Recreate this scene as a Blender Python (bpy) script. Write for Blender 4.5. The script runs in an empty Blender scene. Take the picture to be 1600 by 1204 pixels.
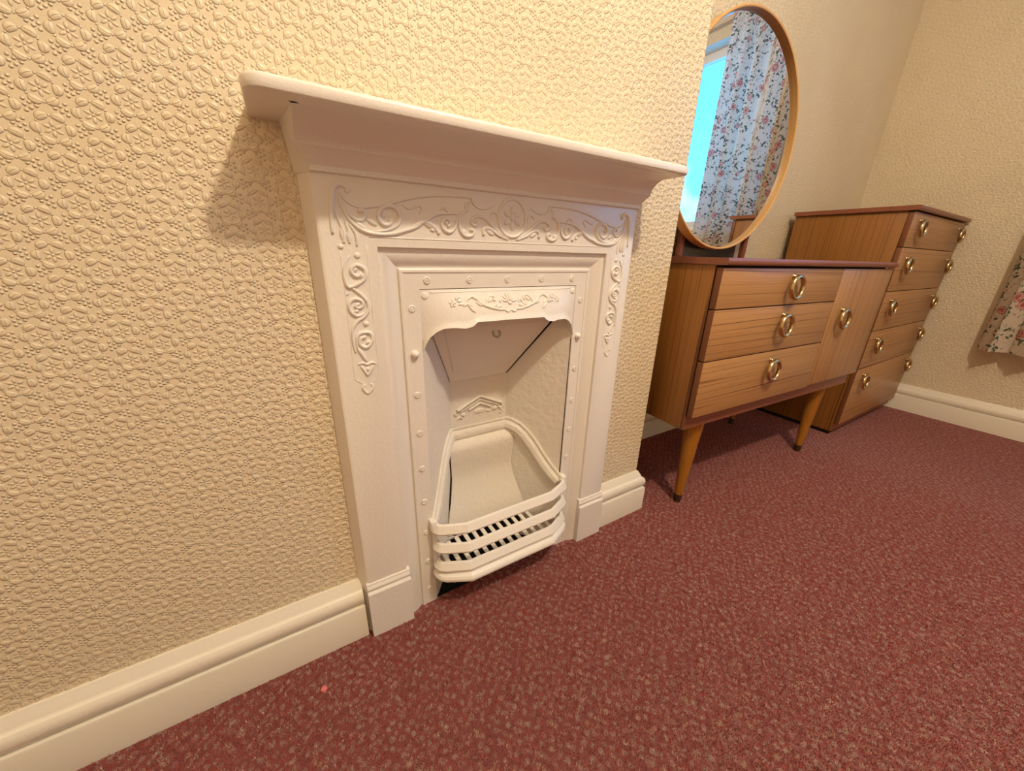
import bpy, bmesh, math, random
from mathutils import Matrix, Vector

random.seed(7)
S = bpy.context.scene
COL = S.collection
PI = math.pi

# ------------------------------------------------------------------ camera
cam_d = bpy.data.cameras.new('camera')
cam = bpy.data.objects.new('camera', cam_d)
COL.objects.link(cam)
RM = ((0.8572900, -0.5141075, 0.0273377), (-0.1539572, -0.3066746, -0.9392805), (0.4912749, 0.8010269, -0.3420597))
CC = (-0.37432, -0.65264, 0.78265)
m = Matrix.Identity(4)
for i in range(3):
    m[i][0] = RM[0][i]; m[i][1] = -RM[1][i]; m[i][2] = -RM[2][i]; m[i][3] = CC[i]
cam.matrix_world = m
cam_d.sensor_fit = 'HORIZONTAL'; cam_d.sensor_width = 36.0
cam_d.lens = 574.34 * 36 / 1600
cam_d.clip_start = 0.01
S.camera = cam

# ------------------------------------------------------------------ view, world, lamp
S.view_settings.view_transform = 'Standard'
S.view_settings.look = 'None'
S.view_settings.gamma = 1.0
S.view_settings.use_curve_mapping = False
S.view_settings.exposure = 0.0
S.cycles.use_denoising = True
S.cycles.max_bounces = 6
S.cycles.diffuse_bounces = 4
S.cycles.adaptive_threshold = 0.015
S.cycles.caustics_reflective = False
S.cycles.caustics_refractive = False
S.cycles.sample_clamp_indirect = 4.0

W = bpy.data.worlds.new('world'); S.world = W
W.use_nodes = True
wn = W.node_tree.nodes; wl = W.node_tree.links
bg = wn['Background']
wc = wn.new('ShaderNodeTexCoord'); wnz = wn.new('ShaderNodeTexNoise'); wr = wn.new('ShaderNodeValToRGB')
wnz.inputs['Scale'].default_value = 3.0; wnz.inputs['Detail'].default_value = 4
wl.new(wc.outputs['Generated'], wnz.inputs['Vector']); wl.new(wnz.outputs['Fac'], wr.inputs['Fac'])
wr.color_ramp.elements[0].position = 0.56; wr.color_ramp.elements[0].color = (0.05, 0.35, 0.84, 1)
wr.color_ramp.elements[1].position = 0.80; wr.color_ramp.elements[1].color = (0.62, 0.85, 1.0, 1)
wl.new(wr.outputs['Color'], bg.inputs['Color']); bg.inputs['Strength'].default_value = 5.0

LAMP = (0.23, -1.06, 2.13)
ld = bpy.data.lights.new('ceiling_bulb', 'POINT'); ld.energy = 78; ld.color = (1.0, 0.835, 0.625); ld.shadow_soft_size = 0.045
lo = bpy.data.objects.new('ceiling_bulb', ld); lo.location = LAMP; COL.objects.link(lo)

# ------------------------------------------------------------------ dimensions (metres)
XC = 0.4994          # right edge of the chimney breast, whose front is the plane y = 0
YA = 0.3288          # alcove wall
XF = 2.54            # far wall
XL, YB, ZC = -1.75, -2.9, 2.46
HS = 0.1385          # skirting height

# ------------------------------------------------------------------ node helpers
class V:
    """a shader value with arithmetic"""
    def __init__(s, nt, sock): s.nt = nt; s.s = sock
    def op(s, o, *b, clamp=False):
        n = s.nt.nodes.new('ShaderNodeMath'); n.operation = o; n.use_clamp = clamp
        for i, q in enumerate((s,) + b):
            if isinstance(q, V): s.nt.links.new(q.s, n.inputs[i])
            else: n.inputs[i].default_value = q
        return V(s.nt, n.outputs[0])
    def __add__(s, b): return s.op('ADD', b)
    __radd__ = __add__
    def __sub__(s, b): return s.op('SUBTRACT', b)
    def __mul__(s, b): return s.op('MULTIPLY', b)
    __rmul__ = __mul__
    def __truediv__(s, b): return s.op('DIVIDE', b)
    def max(s, b): return s.op('MAXIMUM', b)
    def min(s, b): return s.op('MINIMUM', b)
    def wrap(s, h): return s.op('WRAP', h, -h)
    def step(s, a, b):
        n = s.nt.nodes.new('ShaderNodeMapRange'); n.interpolation_type = 'SMOOTHSTEP'
        s.nt.links.new(s.s, n.inputs[0]); n.inputs[1].default_value = a; n.inputs[2].default_value = b
        return V(s.nt, n.outputs[0])

def mat(name, col=(.8, .8, .8), rough=.5, spec=.5, metal=0, coat=0):
    M = bpy.data.materials.new(name); M.use_nodes = True
    b = M.node_tree.nodes['Principled BSDF']
    b.inputs['Base Color'].default_value = (*col, 1); b.inputs['Roughness'].default_value = rough
    b.inputs['Specular IOR Level'].default_value = spec; b.inputs['Metallic'].default_value = metal
    b.inputs['Coat Weight'].default_value = coat
    return M
def bsdf(M): return M.node_tree.nodes['Principled BSDF']
def coords(M, kind='Object'):
    n = M.node_tree.nodes.new('ShaderNodeTexCoord'); return n.outputs[kind]
def sep(M, sock):
    n = M.node_tree.nodes.new('ShaderNodeSeparateXYZ'); M.node_tree.links.new(sock, n.inputs[0])
    return [V(M.node_tree, n.outputs[i]) for i in range(3)]
def comb(M, x, y, z):
    n = M.node_tree.nodes.new('ShaderNodeCombineXYZ')
    for i, q in enumerate((x, y, z)):
        if isinstance(q, V): M.node_tree.links.new(q.s, n.inputs[i])
        else: n.inputs[i].default_value = q
    return n.outputs[0]
def noise(M, vec, scale, detail=2, rough=.5):
    n = M.node_tree.nodes.new('ShaderNodeTexNoise'); n.inputs['Scale'].default_value = scale
    n.inputs['Detail'].default_value = detail; n.inputs['Roughness'].default_value = rough
    if vec is not None: M.node_tree.links.new(vec, n.inputs['Vector'])
    return V(M.node_tree, n.outputs['Fac'])
def voronoi(M, vec, scale, rnd=1.0, feature='F1'):
    n = M.node_tree.nodes.new('ShaderNodeTexVoronoi'); n.feature = feature
    n.inputs['Scale'].default_value = scale; n.inputs['Randomness'].default_value = rnd
    M.node_tree.links.new(vec, n.inputs['Vector']); return n
def mix(M, fac, a, b):
    n = M.node_tree.nodes.new('ShaderNodeMix'); n.data_type = 'RGBA'
    for i, q in ((0, fac), (6, a), (7, b)):
        if isinstance(q, V): M.node_tree.links.new(q.s, n.inputs[i])
        elif hasattr(q, 'node'): M.node_tree.links.new(q, n.inputs[i])
        elif i == 0: n.inputs[0].default_value = q
        else: n.inputs[i].default_value = (*q, 1)
    return n.outputs[2]
def bump(M, h, dist, strength=1.0):
    n = M.node_tree.nodes.new('ShaderNodeBump'); n.inputs['Distance'].default_value = dist
    n.inputs['Strength'].default_value = strength
    M.node_tree.links.new(h.s, n.inputs['Height']); M.node_tree.links.new(n.outputs[0], bsdf(M).inputs['Normal'])
def setcol(M, sock): M.node_tree.links.new(sock, bsdf(M).inputs['Base Color'])

# ------------------------------------------------------------------ materials
def wallpaper(name, axis):
    """embossed anaglypta paper: rings of six ovals round a flower, with dot clusters between"""
    M = mat(name, (.76, .66, .42), .37, .5)
    x, y, z = sep(M, coords(M))
    u = (x if axis == 'x' else y) * 1000.0; v = z * 1000.0
    hs = []
    for k in (0, 1):
        a = (u - 35.0 * k + 0.0).wrap(35.0); b = (v - (18.3 * k + 14.0)).wrap(18.3)
        r = (a * a + b * b).op('SQRT'); th = b.op('ARCTAN2', a)
        t6 = th.wrap(PI / 6)
        e = ((r - 13.2) * (r - 13.2)) * (1 / 16.5) + (r * t6) * (r * t6) * (1 / 30.0)
        pet = (e * -1.0 + 1.0).max(0.0).op('POWER', .55)
        # a vein line on each oval
        vein = ((r - 13.0).op('ABSOLUTE') * -1.0 + .55).max(0.0) * .5
        pet = pet - vein * pet
        t6b = (th + PI / 6).wrap(PI / 6)
        bead = (((r - 12.6) * (r - 12.6) + (r * t6b) * (r * t6b)) * (-1 / 1.5) + 1.0).max(0.0) * .55
        fl = (((r - 5.0) * (r - 5.0)) * (-1 / 9.0) - (r * t6b) * (r * t6b) * (1 / 3.0) + 1.0).max(0.0).op('POWER', .6) * .6
        cen = (r * r * (-1 / 1.9) + 1.0).max(0.0) * .6
        hs += [pet, bead, fl, cen]
        aa = a.op('ABSOLUTE')
        for dx, dz in ((15, -11.8), (11, -14.4), (6.7, -17), (15, -17), (11, -19.4), (15, -22)):
            p = aa - dx; q = (b - dz).wrap(18.3)
            hs.append(((p * p + q * q) * (-1 / 3.4) + 1.0).max(0.0) * .8)
    h = hs[0]
    for q in hs[1:]: h = h.max(q)
    n = noise(M, coords(M), 260, 3)
    h = h + n * .22
    bump(M, h, .0018)
    big = noise(M, coords(M), 3.0, 3)
    setcol(M, mix(M, big.step(.35, .7), (.80, .695, .50), (.76, .655, .46)))
    return M

M_wall_x = wallpaper('embossed_wallpaper_x', 'x')
M_wall_y = wallpaper('embossed_wallpaper_y', 'y')
M_plain = mat('cream_wall_paint', (.78, .675, .48), .6)
M_ceiling = mat('ceiling_white', (.85, .82, .75), .8)

M_skirt = mat('skirting_gloss', (.83, .78, .665), .26, .5)
bump(M_skirt, noise(M_skirt, coords(M_skirt), 70, 3), .0004)

M_iron = mat('painted_cast_iron', (.84, .80, .735), .28, .5)
bump(M_iron, noise(M_iron, coords(M_iron), 140, 4, .6), .0006)
M_iron_rough = mat('thick_brushed_paint', (.81, .76, .67), .42, .4)
_n = noise(M_iron_rough, coords(M_iron_rough), 60, 5, .65)
bump(M_iron_rough, _n, .003)
M_brick_paint = mat('painted_firebrick', (.81, .75, .645), .6, .3)
bump(M_brick_paint, noise(M_brick_paint, coords(M_brick_paint), 90, 5, .7), .002)
M_recess_shade = mat('painted_shade_black', (.012, .011, .010), .9, .1)  # black that stands in for shade in the gaps and ash pit
M_chip = mat('chipped_paint_dark', (.03, .025, .02), .8, .2)

PITCH = .0158
def carpet():
    M = mat('red_flecked_carpet', (.3, .05, .04), .95, .15)
    bsdf(M).inputs['Sheen Weight'].default_value = .4
    bsdf(M).inputs['Sheen Tint'].default_value = (.9, .62, .64, 1)
    x, y, z = sep(M, coords(M))
    c, s_ = math.cos(.62), math.sin(.62)
    w = noise(M, coords(M), 55, 2); w2 = noise(M, comb(M, x + 3.1, y, z), 55, 2)
    u = (x * c + y * s_) * (1 / PITCH) + (w - .5) * .5; v = (y * c - x * s_) * (1 / PITCH) + (w2 - .5) * .5
    cu, cv = u.op('FLOOR'), v.op('FLOOR')
    wn_ = M.node_tree.nodes.new('ShaderNodeTexWhiteNoise'); wn_.noise_dimensions = '2D'
    M.node_tree.links.new(comb(M, cu, cv, 0.0), wn_.inputs['Vector'])
    jx, jy, jz = sep(M, wn_.outputs['Color'])
    du = u - cu - .5 - (jx - .5) * .5; dv = v - cv - .5 - (jy - .5) * .5
    d = (du * du + dv * dv).op('SQRT')
    fib = noise(M, coords(M), 1100, 2, .7)
    fl = (d + (fib - .5) * .5).step(.36, .20) * (jz * .6 + .4)
    tuft = noise(M, coords(M), 520, 3, .75)
    base = mix(M, tuft.step(.3, .72), CP[0], CP[1])
    beige = mix(M, fib.step(.3, .7), CP[2], CP[3])
    setcol(M, mix(M, fl * .85, base, beige))
    bump(M, tuft + fib * .8, .005)
    return M
CP = ((.195, .023, .017), (.51, .084, .060), (.42, .245, .180), (.74, .54, .42))
M_carpet = carpet()
M_pile = mat('carpet_tuft', (.3, .05, .04), .9, .2)
_a = M_pile.node_tree.nodes.new('ShaderNodeAttribute'); _a.attribute_name = 'tuft'
M_pile.node_tree.links.new(_a.outputs['Color'], bsdf(M_pile).inputs['Base Color'])
bsdf(M_pile).inputs['Sheen Weight'].default_value = .25

def wood(name, grain, light, dark, line, rough=.38, lines=1.0):
    """teak laminate; grain = axis the figure runs along"""
    M = mat(name, light, rough, .45)
    x, y, z = sep(M, coords(M))
    k = {'x': (.5, 60, 60), 'y': (60, .5, 60), 'z': (60, 60, .5)}[grain]
    p = comb(M, x * k[0], y * k[1], z * k[2])
    a = noise(M, p, 2.2, 5, .65)
    f = noise(M, comb(M, x * k[0] * 1.7, y * k[1] * 1.7, z * k[2] * 1.7), 3.2, 3, .75)
    l = noise(M, comb(M, x * k[0] * .5, y * k[1] * .5, z * k[2] * .5), 1.2, 1, .5)
    ac = {'x': z + y * .8, 'y': x + z, 'z': x + y}[grain]
    ln = (ac * 330.0 + l * 22.0).op('SINE').step(.86, .985) * noise(M, comb(M, x * k[0], y * k[1], z * k[2]), .8, 1).step(.36, .54)
    c = mix(M, a.step(.2, .8) * .4, light, dark)
    c = mix(M, f.step(.38, .68) * .75, c, dark)
    c = mix(M, ln * (.85 * lines), c, line)
    setcol(M, c)
    bump(M, f, .00025)
    return M
TK = ((.48, .262, .105), (.36, .172, .055), (.15, .050, .016))
M_wood_x = wood('teak_grain_along_x', 'x', *TK)
M_wood_z = wood('teak_grain_upright', 'z', *TK)
M_wood_shaded = wood('teak_side_shaded', 'z', (.31, .132, .028), (.22, .083, .013), (.075, .022, .005))  # same laminate as the fronts, side shade painted in as darker colour
M_wood_edge = wood('mahogany_edging', 'x', (.27, .095, .05), (.21, .068, .034), (.1, .03, .015), .35, .3)
M_wood_edge_y = wood('mahogany_edging_y', 'y', (.27, .095, .05), (.21, .068, .034), (.1, .03, .015), .35, .3)
M_wood_dark = mat('dark_drawer_edge', (.17, .060, .020), .45)
M_leg = wood('varnished_beech_leg', 'z', (.40, .165, .022), (.34, .13, .014), (.2, .07, .01), .28, .3)
M_hoop = wood('blond_bentwood', 'x', (.74, .45, .17), (.68, .39, .13), (.5, .27, .08), .35, .3)
M_black = mat('black_plinth', (.008, .007, .006), .6)
M_foot = mat('dark_ferrule', (.045, .018, .008), .5)
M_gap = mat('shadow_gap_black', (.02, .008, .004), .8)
M_brass = mat('polished_brass', (.62, .47, .25), .18, .5, 1.0)
M_mirror = mat('mirror_glass', (.93, .95, .95), .0, .5, 1.0)
M_darkglass = mat('dark_gloss_panel', (.035, .032, .034), .08, .5)
M_upvc = mat('window_frame_white', (.82, .84, .86), .35)
M_rail = mat('curtain_rail_white', (.80, .78, .74), .4)

def glass():
    M = bpy.data.materials.new('window_glass'); M.use_nodes = True
    nt = M.node_tree; nt.nodes.clear()
    o = nt.nodes.new('ShaderNodeOutputMaterial'); t = nt.nodes.new('ShaderNodeBsdfTransparent')
    g = nt.nodes.new('ShaderNodeBsdfGlossy'); g.inputs['Roughness'].default_value = .02
    mx = nt.nodes.new('ShaderNodeMixShader'); mx.inputs[0].default_value = .06
    nt.links.new(t.outputs[0], mx.inputs[1]); nt.links.new(g.outputs[0], mx.inputs[2]); nt.links.new(mx.outputs[0], o.inputs[0])
    return M
M_glass = glass()

def floral():
    """cream cotton printed with pink roses and grey-green leaves"""
    M = mat('floral_cotton', (.8, .7, .55), .9, .1)
    nt = M.node_tree
    uv = coords(M, 'UV')
    x, y, z = sep(M, uv)
    p = comb(M, x, y, 0.0)
    wob = noise(M, p, 22, 2); wob2 = noise(M, comb(M, x + 5.0, y, 0.0), 22, 2)
    pw = comb(M, x + (wob - .5) * .02, y + (wob2 - .5) * .02, 0.0)
    vo = voronoi(M, pw, 12.5, .8); d = V(nt, vo.outputs['Distance'])
    rs = noise(M, vo.outputs['Position'], 31.7, 0)
    keep = rs.step(.36, .38)
    petal = noise(M, p, 120, 2)
    rose = (d + (petal - .5) * .22).step(.31, .27) * keep
    rosecol = mix(M, (d * 44.0 + petal * 9.0).op('SINE').step(-.7, .5), (.46, .115, .10), (.74, .44, .36))
    vl = voronoi(M, pw, 40.0, .9); dl = V(nt, vl.outputs['Distance'])
    # stretched leaves round the roses, leaning two ways
    near = d.step(.72, .62) * d.step(.26, .31)
    la = V(nt, voronoi(M, comb(M, x * 30 + y * 24, y * 56 - x * 34, 0.0), 1.0, .9).outputs['Distance'])
    lb = V(nt, voronoi(M, comb(M, x * 34 - y * 22, y * 50 + x * 40, 3.0), 1.0, .9).outputs['Distance'])
    leaf = la.step(.40, .34).max(lb.step(.38, .32)) * near * noise(M, p, 26, 1).step(.44, .50)
    bud = dl.step(.30, .24) * d.step(.40, .46) * noise(M, vl.outputs['Position'], 40, 0).step(.56, .59)
    stem = noise(M, p, 45, 1); stem = (stem - .5).op('ABSOLUTE').step(.02, .008) * near
    c = mix(M, leaf, (.80, .71, .58), (.10, .135, .10))
    c = mix(M, stem * .55, c, (.16, .17, .12))
    c = mix(M, bud, c, (.58, .24, .20))
    c = mix(M, rose, c, rosecol)
    setcol(M, c)
    b = bsdf(M)
    t = nt.nodes.new('ShaderNodeBsdfTranslucent'); nt.links.new(c, t.inputs['Color'])
    mx = nt.nodes.new('ShaderNodeMixShader'); mx.inputs[0].default_value = .36
    o = nt.nodes['Material Output']
    nt.links.new(b.outputs[0], mx.inputs[1]); nt.links.new(t.outputs[0], mx.inputs[2]); nt.links.new(mx.outputs[0], o.inputs['Surface'])
    return M
M_floral = floral()

# ------------------------------------------------------------------ mesh helpers
def obj(name, verts, faces, material, parent=None, smooth=False, bevel=0.0, seg=2, uvs=None):
    me = bpy.data.meshes.new(name)
    me.from_pydata([tuple(v) for v in verts], [], faces)
    me.validate(); me.update()
    bm = bmesh.new(); bm.from_mesh(me)
    if bevel:
        bmesh.ops.remove_doubles(bm, verts=bm.verts, dist=1e-6)
        es = [e for e in bm.edges if len(e.link_faces) == 2 and e.calc_face_angle(0) > .5]
        bmesh.ops.bevel(bm, geom=es, offset=bevel, segments=seg, profile=.5, affect='EDGES', clamp_overlap=True)
    bmesh.ops.recalc_face_normals(bm, faces=bm.faces)
    bm.to_mesh(me); bm.free()
    if uvs:
        ul = me.uv_layers.new(name='UVMap')
        for lp in me.loops: ul.data[lp.index].uv = uvs[lp.vertex_index]
    me.materials.append(material)
    for p in me.polygons: p.use_smooth = bool(smooth)
    if smooth and smooth is not True:
        me.set_sharp_from_angle(angle=smooth)
    o = bpy.data.objects.new(name, me); COL.objects.link(o)
    if parent: o.parent = parent
    return o
def box_vf(x0, x1, y0, y1, z0, z1, base=0):
    v = [(x0, y0, z0), (x1, y0, z0), (x1, y1, z0), (x0, y1, z0), (x0, y0, z1), (x1, y0, z1), (x1, y1, z1), (x0, y1, z1)]
    f = [(0, 3, 2, 1), (4, 5, 6, 7), (0, 1, 5, 4), (1, 2, 6, 5), (2, 3, 7, 6), (3, 0, 4, 7)]
    return v, [tuple(i + base for i in q) for q in f]
def box(name, xs, ys, zs, material, parent=None, bevel=0.0, smooth=False):
    v, f = box_vf(*xs, *ys, *zs)
    return obj(name, v, f, material, parent, smooth=(.6 if bevel else False) if not smooth else smooth, bevel=bevel)
def boxes(name, lst, material, parent=None, bevel=0.0):
    V_, F_ = [], []
    for b in lst:
        v, f = box_vf(*b, base=len(V_)); V_ += v; F_ += f
    return obj(name, V_, F_, material, parent, bevel=bevel, smooth=.6 if bevel else False)
def loft(name, rings, material, parent=None, closed=True, caps=True, smooth=.6, bevel=0):
    """rings: equal-length vertex loops"""
    n = len(rings[0]); V_ = [p for r in rings for p in r]; F_ = []
    for i in range(len(rings) - 1):
        for j in range(n if closed else n - 1):
            a = i * n + j; b = i * n + (j + 1) % n
            F_.append((a, b, b + n, a + n))
    if caps and closed:
        F_.append(tuple(range(n))); F_.append(tuple(range(len(V_) - n, len(V_))))
    return obj(name, V_, F_, material, parent, smooth=smooth, bevel=bevel)
def tag(o, label, cat, group=None):
    o['label'] = label; o['category'] = cat
    if group: o['group'] = group
    return o
def struct(o): o['kind'] = 'structure'; return o
def empty(name, loc=(0, 0, 0), rz=0):
    e = bpy.data.objects.new(name, None); e.location = loc; e.rotation_euler = (0, 0, rz); e.empty_display_size = .1
    COL.objects.link(e); return e
def catmull(pts, n=6):
    P = [pts[0]] + list(pts) + [pts[-1]]; out = []
    for i in range(1, len(P) - 2):
        for k in range(n):
            t = k / n; a, b, c, d = P[i - 1], P[i], P[i + 1], P[i + 2]
            out.append(tuple(.5 * (2 * b[j] + (c[j] - a[j]) * t + (2 * a[j] - 5 * b[j] + 4 * c[j] - d[j]) * t * t + (3 * b[j] - a[j] - 3 * c[j] + d[j]) * t ** 3) for j in range(len(b))))
    out.append(tuple(P[-2])); return out

class Relief:
    """cast ornament: raised half-round strokes and bosses on a surface y = f(x, z)"""
    def __init__(s, surf): s.v = []; s.f = []; s.surf = surf
    def pt(s, x, z, h): s.v.append((x, s.surf(x, z) - h, z)); return len(s.v) - 1
    def stroke(s, pts, w=.004, h=.003, t0=.4, t1=.4, k=5, mirror=False):
        """pts in millimetres"""
        P = catmull([(a / 1000, b / 1000) for a, b in pts], 5)
        n = len(P); L = 6; rows = []
        for i, (x, z) in enumerate(P):
            a = P[max(i - 1, 0)]; b = P[min(i + 1, n - 1)]
            dx, dz = b[0] - a[0], b[1] - a[1]; l = math.hypot(dx, dz) or 1
            nx, nz = -dz / l, dx / l
            t = i / (n - 1); e = min(1, (t0 + (1 - t0) * t / .25) if t < .25 else 1, (t1 + (1 - t1) * (1 - t) / .25) if t > .75 else 1)
            row = []
            for j in range(L + 1):
                an = PI * j / L
                row.append(s.pt((x + nx * w * e * math.cos(an)) * (-1 if mirror else 1), z + nz * w * e * math.cos(an), h * e ** .5 * math.sin(an) - .0004))
            rows.append(row)
        for i in range(n - 1):
            for j in range(L): s.f.append((rows[i][j], rows[i][j + 1], rows[i + 1][j + 1], rows[i + 1][j]))
        for r in (rows[0], rows[-1]): s.f.append(tuple(r))
    def boss(s, x, z, rx, rz=None, h=.003, rot=0, mirror=False, nu=14, nv=4):
        x /= 1000; z /= 1000; rx /= 1000; rz = (rz / 1000 if rz else rx)
        rows = []
        for i in range(nv):
            q = i / nv * PI / 2; row = []
            for j in range(nu):
                a = 2 * PI * j / nu
                u, w = rx * math.cos(q) * math.cos(a), rz * math.cos(q) * math.sin(a)
                X = x + u * math.cos(rot) - w * math.sin(rot); Z = z + u * math.sin(rot) + w * math.cos(rot)
                row.append(s.pt(-X if mirror else X, Z, h * math.sin(q) - .0004))
            rows.append(row)
        top = s.pt(-x if mirror else x, z, h - .0004)
        for i in range(nv - 1):
            for j in range(nu): s.f.append((rows[i][j], rows[i][(j + 1) % nu], rows[i + 1][(j + 1) % nu], rows[i + 1][j]))
        for j in range(nu): s.f.append((rows[-1][j], rows[-1][(j + 1) % nu], top))
    def build(s, name, material, parent): return obj(name, s.v, s.f, material, parent, smooth=True)

# ------------------------------------------------------------------ room shell
floor = struct(obj('floor', [(XL, YB, 0), (XF + .1, YB, 0), (XF + .1, YA + .1, 0), (XL, YA + .1, 0)], [(0, 1, 2, 3)], M_carpet))
struct(obj('ceiling', [(XL, YB, ZC), (XF, YB, ZC), (XF, YA, ZC), (XL, YA, ZC)], [(3, 2, 1, 0)], M_ceiling))
# chimney breast: a solid with the fireplace recess cut into its front
fx, fz, fy = .30, .86, .24
struct(boxes('wall_chimney_breast', [(XL, -fx, 0, YA, 0, ZC), (fx, XC, 0, YA, 0, ZC), (-fx, fx, 0, YA, fz, ZC), (-fx, fx, fy, YA, 0, fz)], M_wall_x))
# its right-hand flank carries the paper along y
struct(obj('wall_chimney_flank', [(XC + .0006, 0, 0), (XC + .0006, YA, 0), (XC + .0006, YA, ZC), (XC + .0006, 0, ZC)], [(0, 1, 2, 3)], M_wall_y))
struct(box('wall_alcove', (XC, XF + .1), (YA, YA + .1), (0, ZC), M_wall_x))
WY0, WY1, WZ0, WZ1 = -2.05, -.47, 1.0, 2.23
struct(boxes('wall_far', [(XF, XF + .22, WY1, YA, 0, ZC), (XF, XF + .22, YB, WY0, 0, ZC), (XF, XF + .22, WY0, WY1, 0, WZ0), (XF, XF + .22, WY0, WY1, WZ1, ZC)], M_wall_y))
struct(box('wall_left', (XL - .1, XL), (YB, YA), (0, ZC), M_plain))
struct(box('wall_back', (XL, XF), (YB - .1, YB), (0, ZC), M_plain))

# skirting: board, ledge, torus bead, groove, coved top
def skirt_profile(h):
    p = [(0, 0), (.0252, 0), (.0252, .078), (.0235, .0825), (.0170, .0835)]
    for i in range(9):
        a = -PI / 2 + PI * i / 8
        p.append((.0150 + .0088 * math.cos(a), .1015 + .0165 * math.sin(a)))
    p += [(.0135, .1195), (.0125, .1215), (.0100, .128), (.0065, .1335), (.0040, HS), (0, HS)]
    return [(a, b * h / HS) for a, b in p]
def skirting(name, p0, p1, nrm, h=HS, m0=0, m1=0):
    """p0 -> p1 along the wall, nrm = outward; m = mitre slope at the ends"""
    pr = skirt_profile(h); d = (p1[0] - p0[0], p1[1] - p0[1]); L = math.hypot(*d); d = (d[0] / L, d[1] / L)
    r0 = [(p0[0] + nrm[0] * a - d[0] * a * m0, p0[1] + nrm[1] * a - d[1] * a * m0, b) for a, b in pr]
    r1 = [(p1[0] + nrm[0] * a + d[0] * a * m1, p1[1] + nrm[1] * a + d[1] * a * m1, b) for a, b in pr]
    return struct(loft(name, [r0, r1], M_skirt, smooth=.45))
skirting('baseboard_chimney_left', (XL, 0), (-.331, 0), (0, -1))
skirting('baseboard_chimney_right', (.3215, 0), (XC, 0), (0, -1), m1=1)
skirting('baseboard_chimney_flank', (XC, 0), (XC, YA), (1, 0), m0=1)
skirting('baseboard_alcove', (XC, YA), (XF, YA), (0, -1))
skirting('baseboard_far', (XF, YA), (XF, YB), (-1, 0), h=.1425)

# window in the far wall (seen only in the mirror)
win = struct(empty('window_1', (XF + .12, 0, 0)))
fw = .055
def wbox(name, y0, y1, z0, z1, material, x0=0, x1=.06, par=win): return box(name, (x0, x1), (y0, y1), (z0, z1), material, par, bevel=.004)
boxes('window_frame', [(0, .06, WY0, WY0 + fw, WZ0, WZ1), (0, .06, WY1 - fw, WY1, WZ0, WZ1), (0, .06, WY0 + fw, WY1 - fw, WZ0, WZ0 + fw), (0, .06, WY0 + fw, WY1 - fw, WZ1 - fw, WZ1)], M_upvc, win)
mul = (WY0 + WY1) / 2
wbox('mullion', mul - .03, mul + .03, WZ0 + fw, WZ1 - fw, M_upvc)
for a, b in ((WY0 + fw, mul - .03), (mul + .03, WY1 - fw)):
    obj('pane', *box_vf(.028, .034, a, b, WZ0 + fw, WZ1 - fw), M_glass, win)
box('window_sill', (-.16, 0), (WY0 - .03, WY1 + .03), (WZ0 - .03, WZ0), M_upvc, win, bevel=.005)

# ------------------------------------------------------------------ fireplace
FP = empty('fireplace')
tag(FP, 'cream painted cast iron bedroom fireplace with mantel shelf and scroll ornament', 'fireplace')
IR = M_iron
TF = .028
# mantel shelf with rounded corners and a softened edge
def shelf():
    x0, x1, y0, y1 = -.381, .358, -.122, -.0005
    def outline(ins):
        r = .022; o = []
        for cx, cy, a0 in ((x0 + r, y0 + r, PI), (x1 - r, y0 + r, 1.5 * PI)):
            for i in range(7):
                a = a0 + PI / 2 * i / 6; o.append((cx + (r - ins) * math.cos(a), cy + (r - ins) * math.sin(a)))
        return [(x0 + ins, y1)] + o + [(x1 - ins, y1)]
    rings = [[(x, y, z) for x, y in outline(i)] for i, z in ((.003, .9350), (.0008, .9362), (0, .9385), (0, .9455), (.0010, .9482), (.0035, .9498))]
    return loft('mantel_shelf', rings, IR, FP, smooth=.7)
shelf()
# cornice under the shelf, ends returning
def cornice():
    pr = [(-.0270, .8765), (-.0300, .8768), (-.0318, .8785), (-.0318, .8812), (-.0298, .8830), (-.0298, .8850), (-.0315, .8870), (-.0345, .8930), (-.0385, .8990), (-.0425, .9035), (-.0440, .9055), (-.0420, .9062), (-.0430, .9110), (-.0475, .9180), (-.0560, .9255), (-.0690, .9315), (-.0850, .9345), (-.0930, .9350)]
    rings = []
    for sx in (-1, 1):
        ring = []
        for i, (y, z) in enumerate(pr):
            hw = .320 + max(0, min(1, (z - .886) / .02)) * .014 + (.004 if sx > 0 else 0)
            ring.append((sx * hw, y, z))
        rings.append(ring + [(sx * .346, -.001, .9350), (sx * .338, -.001, .8760)])
    return loft('cornice', rings, IR, FP, smooth=.5)
cornice()
# front casting with bevelled flanks, stepping in as a moulded frame round the grate
def arch(name, prof, X, Z, z0, material, parent=FP, smooth=.5):
    """prof: (inset, y) from the outer edge of an upside-down U; mitred at the top corners"""
    rings = []
    for s, y, *t in prof:
        t = t[0] if t else s
        rings.append([(-X + s, y, z0), (-X + s, y, Z - t), (X - s, y, Z - t), (X - s, y, z0)])
    return loft(name, rings, material, parent, closed=False, caps=False, smooth=smooth)
arch('surround', [(0, -.0005), (.004, -.010), (.014, -.0255), (.0187, -TF), (.0935, -TF, .1115)], .335, .8955, 0, IR)
arch('frame_moulding', [(.0, -TF), (.0008, -.0212), (.0040, -.0216), (.0100, -.0212), (.0170, -.0192), (.0230, -.0160), (.0280, -.0122), (.0310, -.0108), (.0326, -.0110), (.0332, -.0150), (.0345, -.0157), (.0380, -.0157), (.0392, -.0152), (.0394, -.0140)], .2415, .784, 0, IR, smooth=.35)
arch('rivet_strip', [(0, -.0140), (.0270, -.0140), (.0275, -.0130), (.0275, .012)], .2023, .7448, 0, IR)
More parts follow.
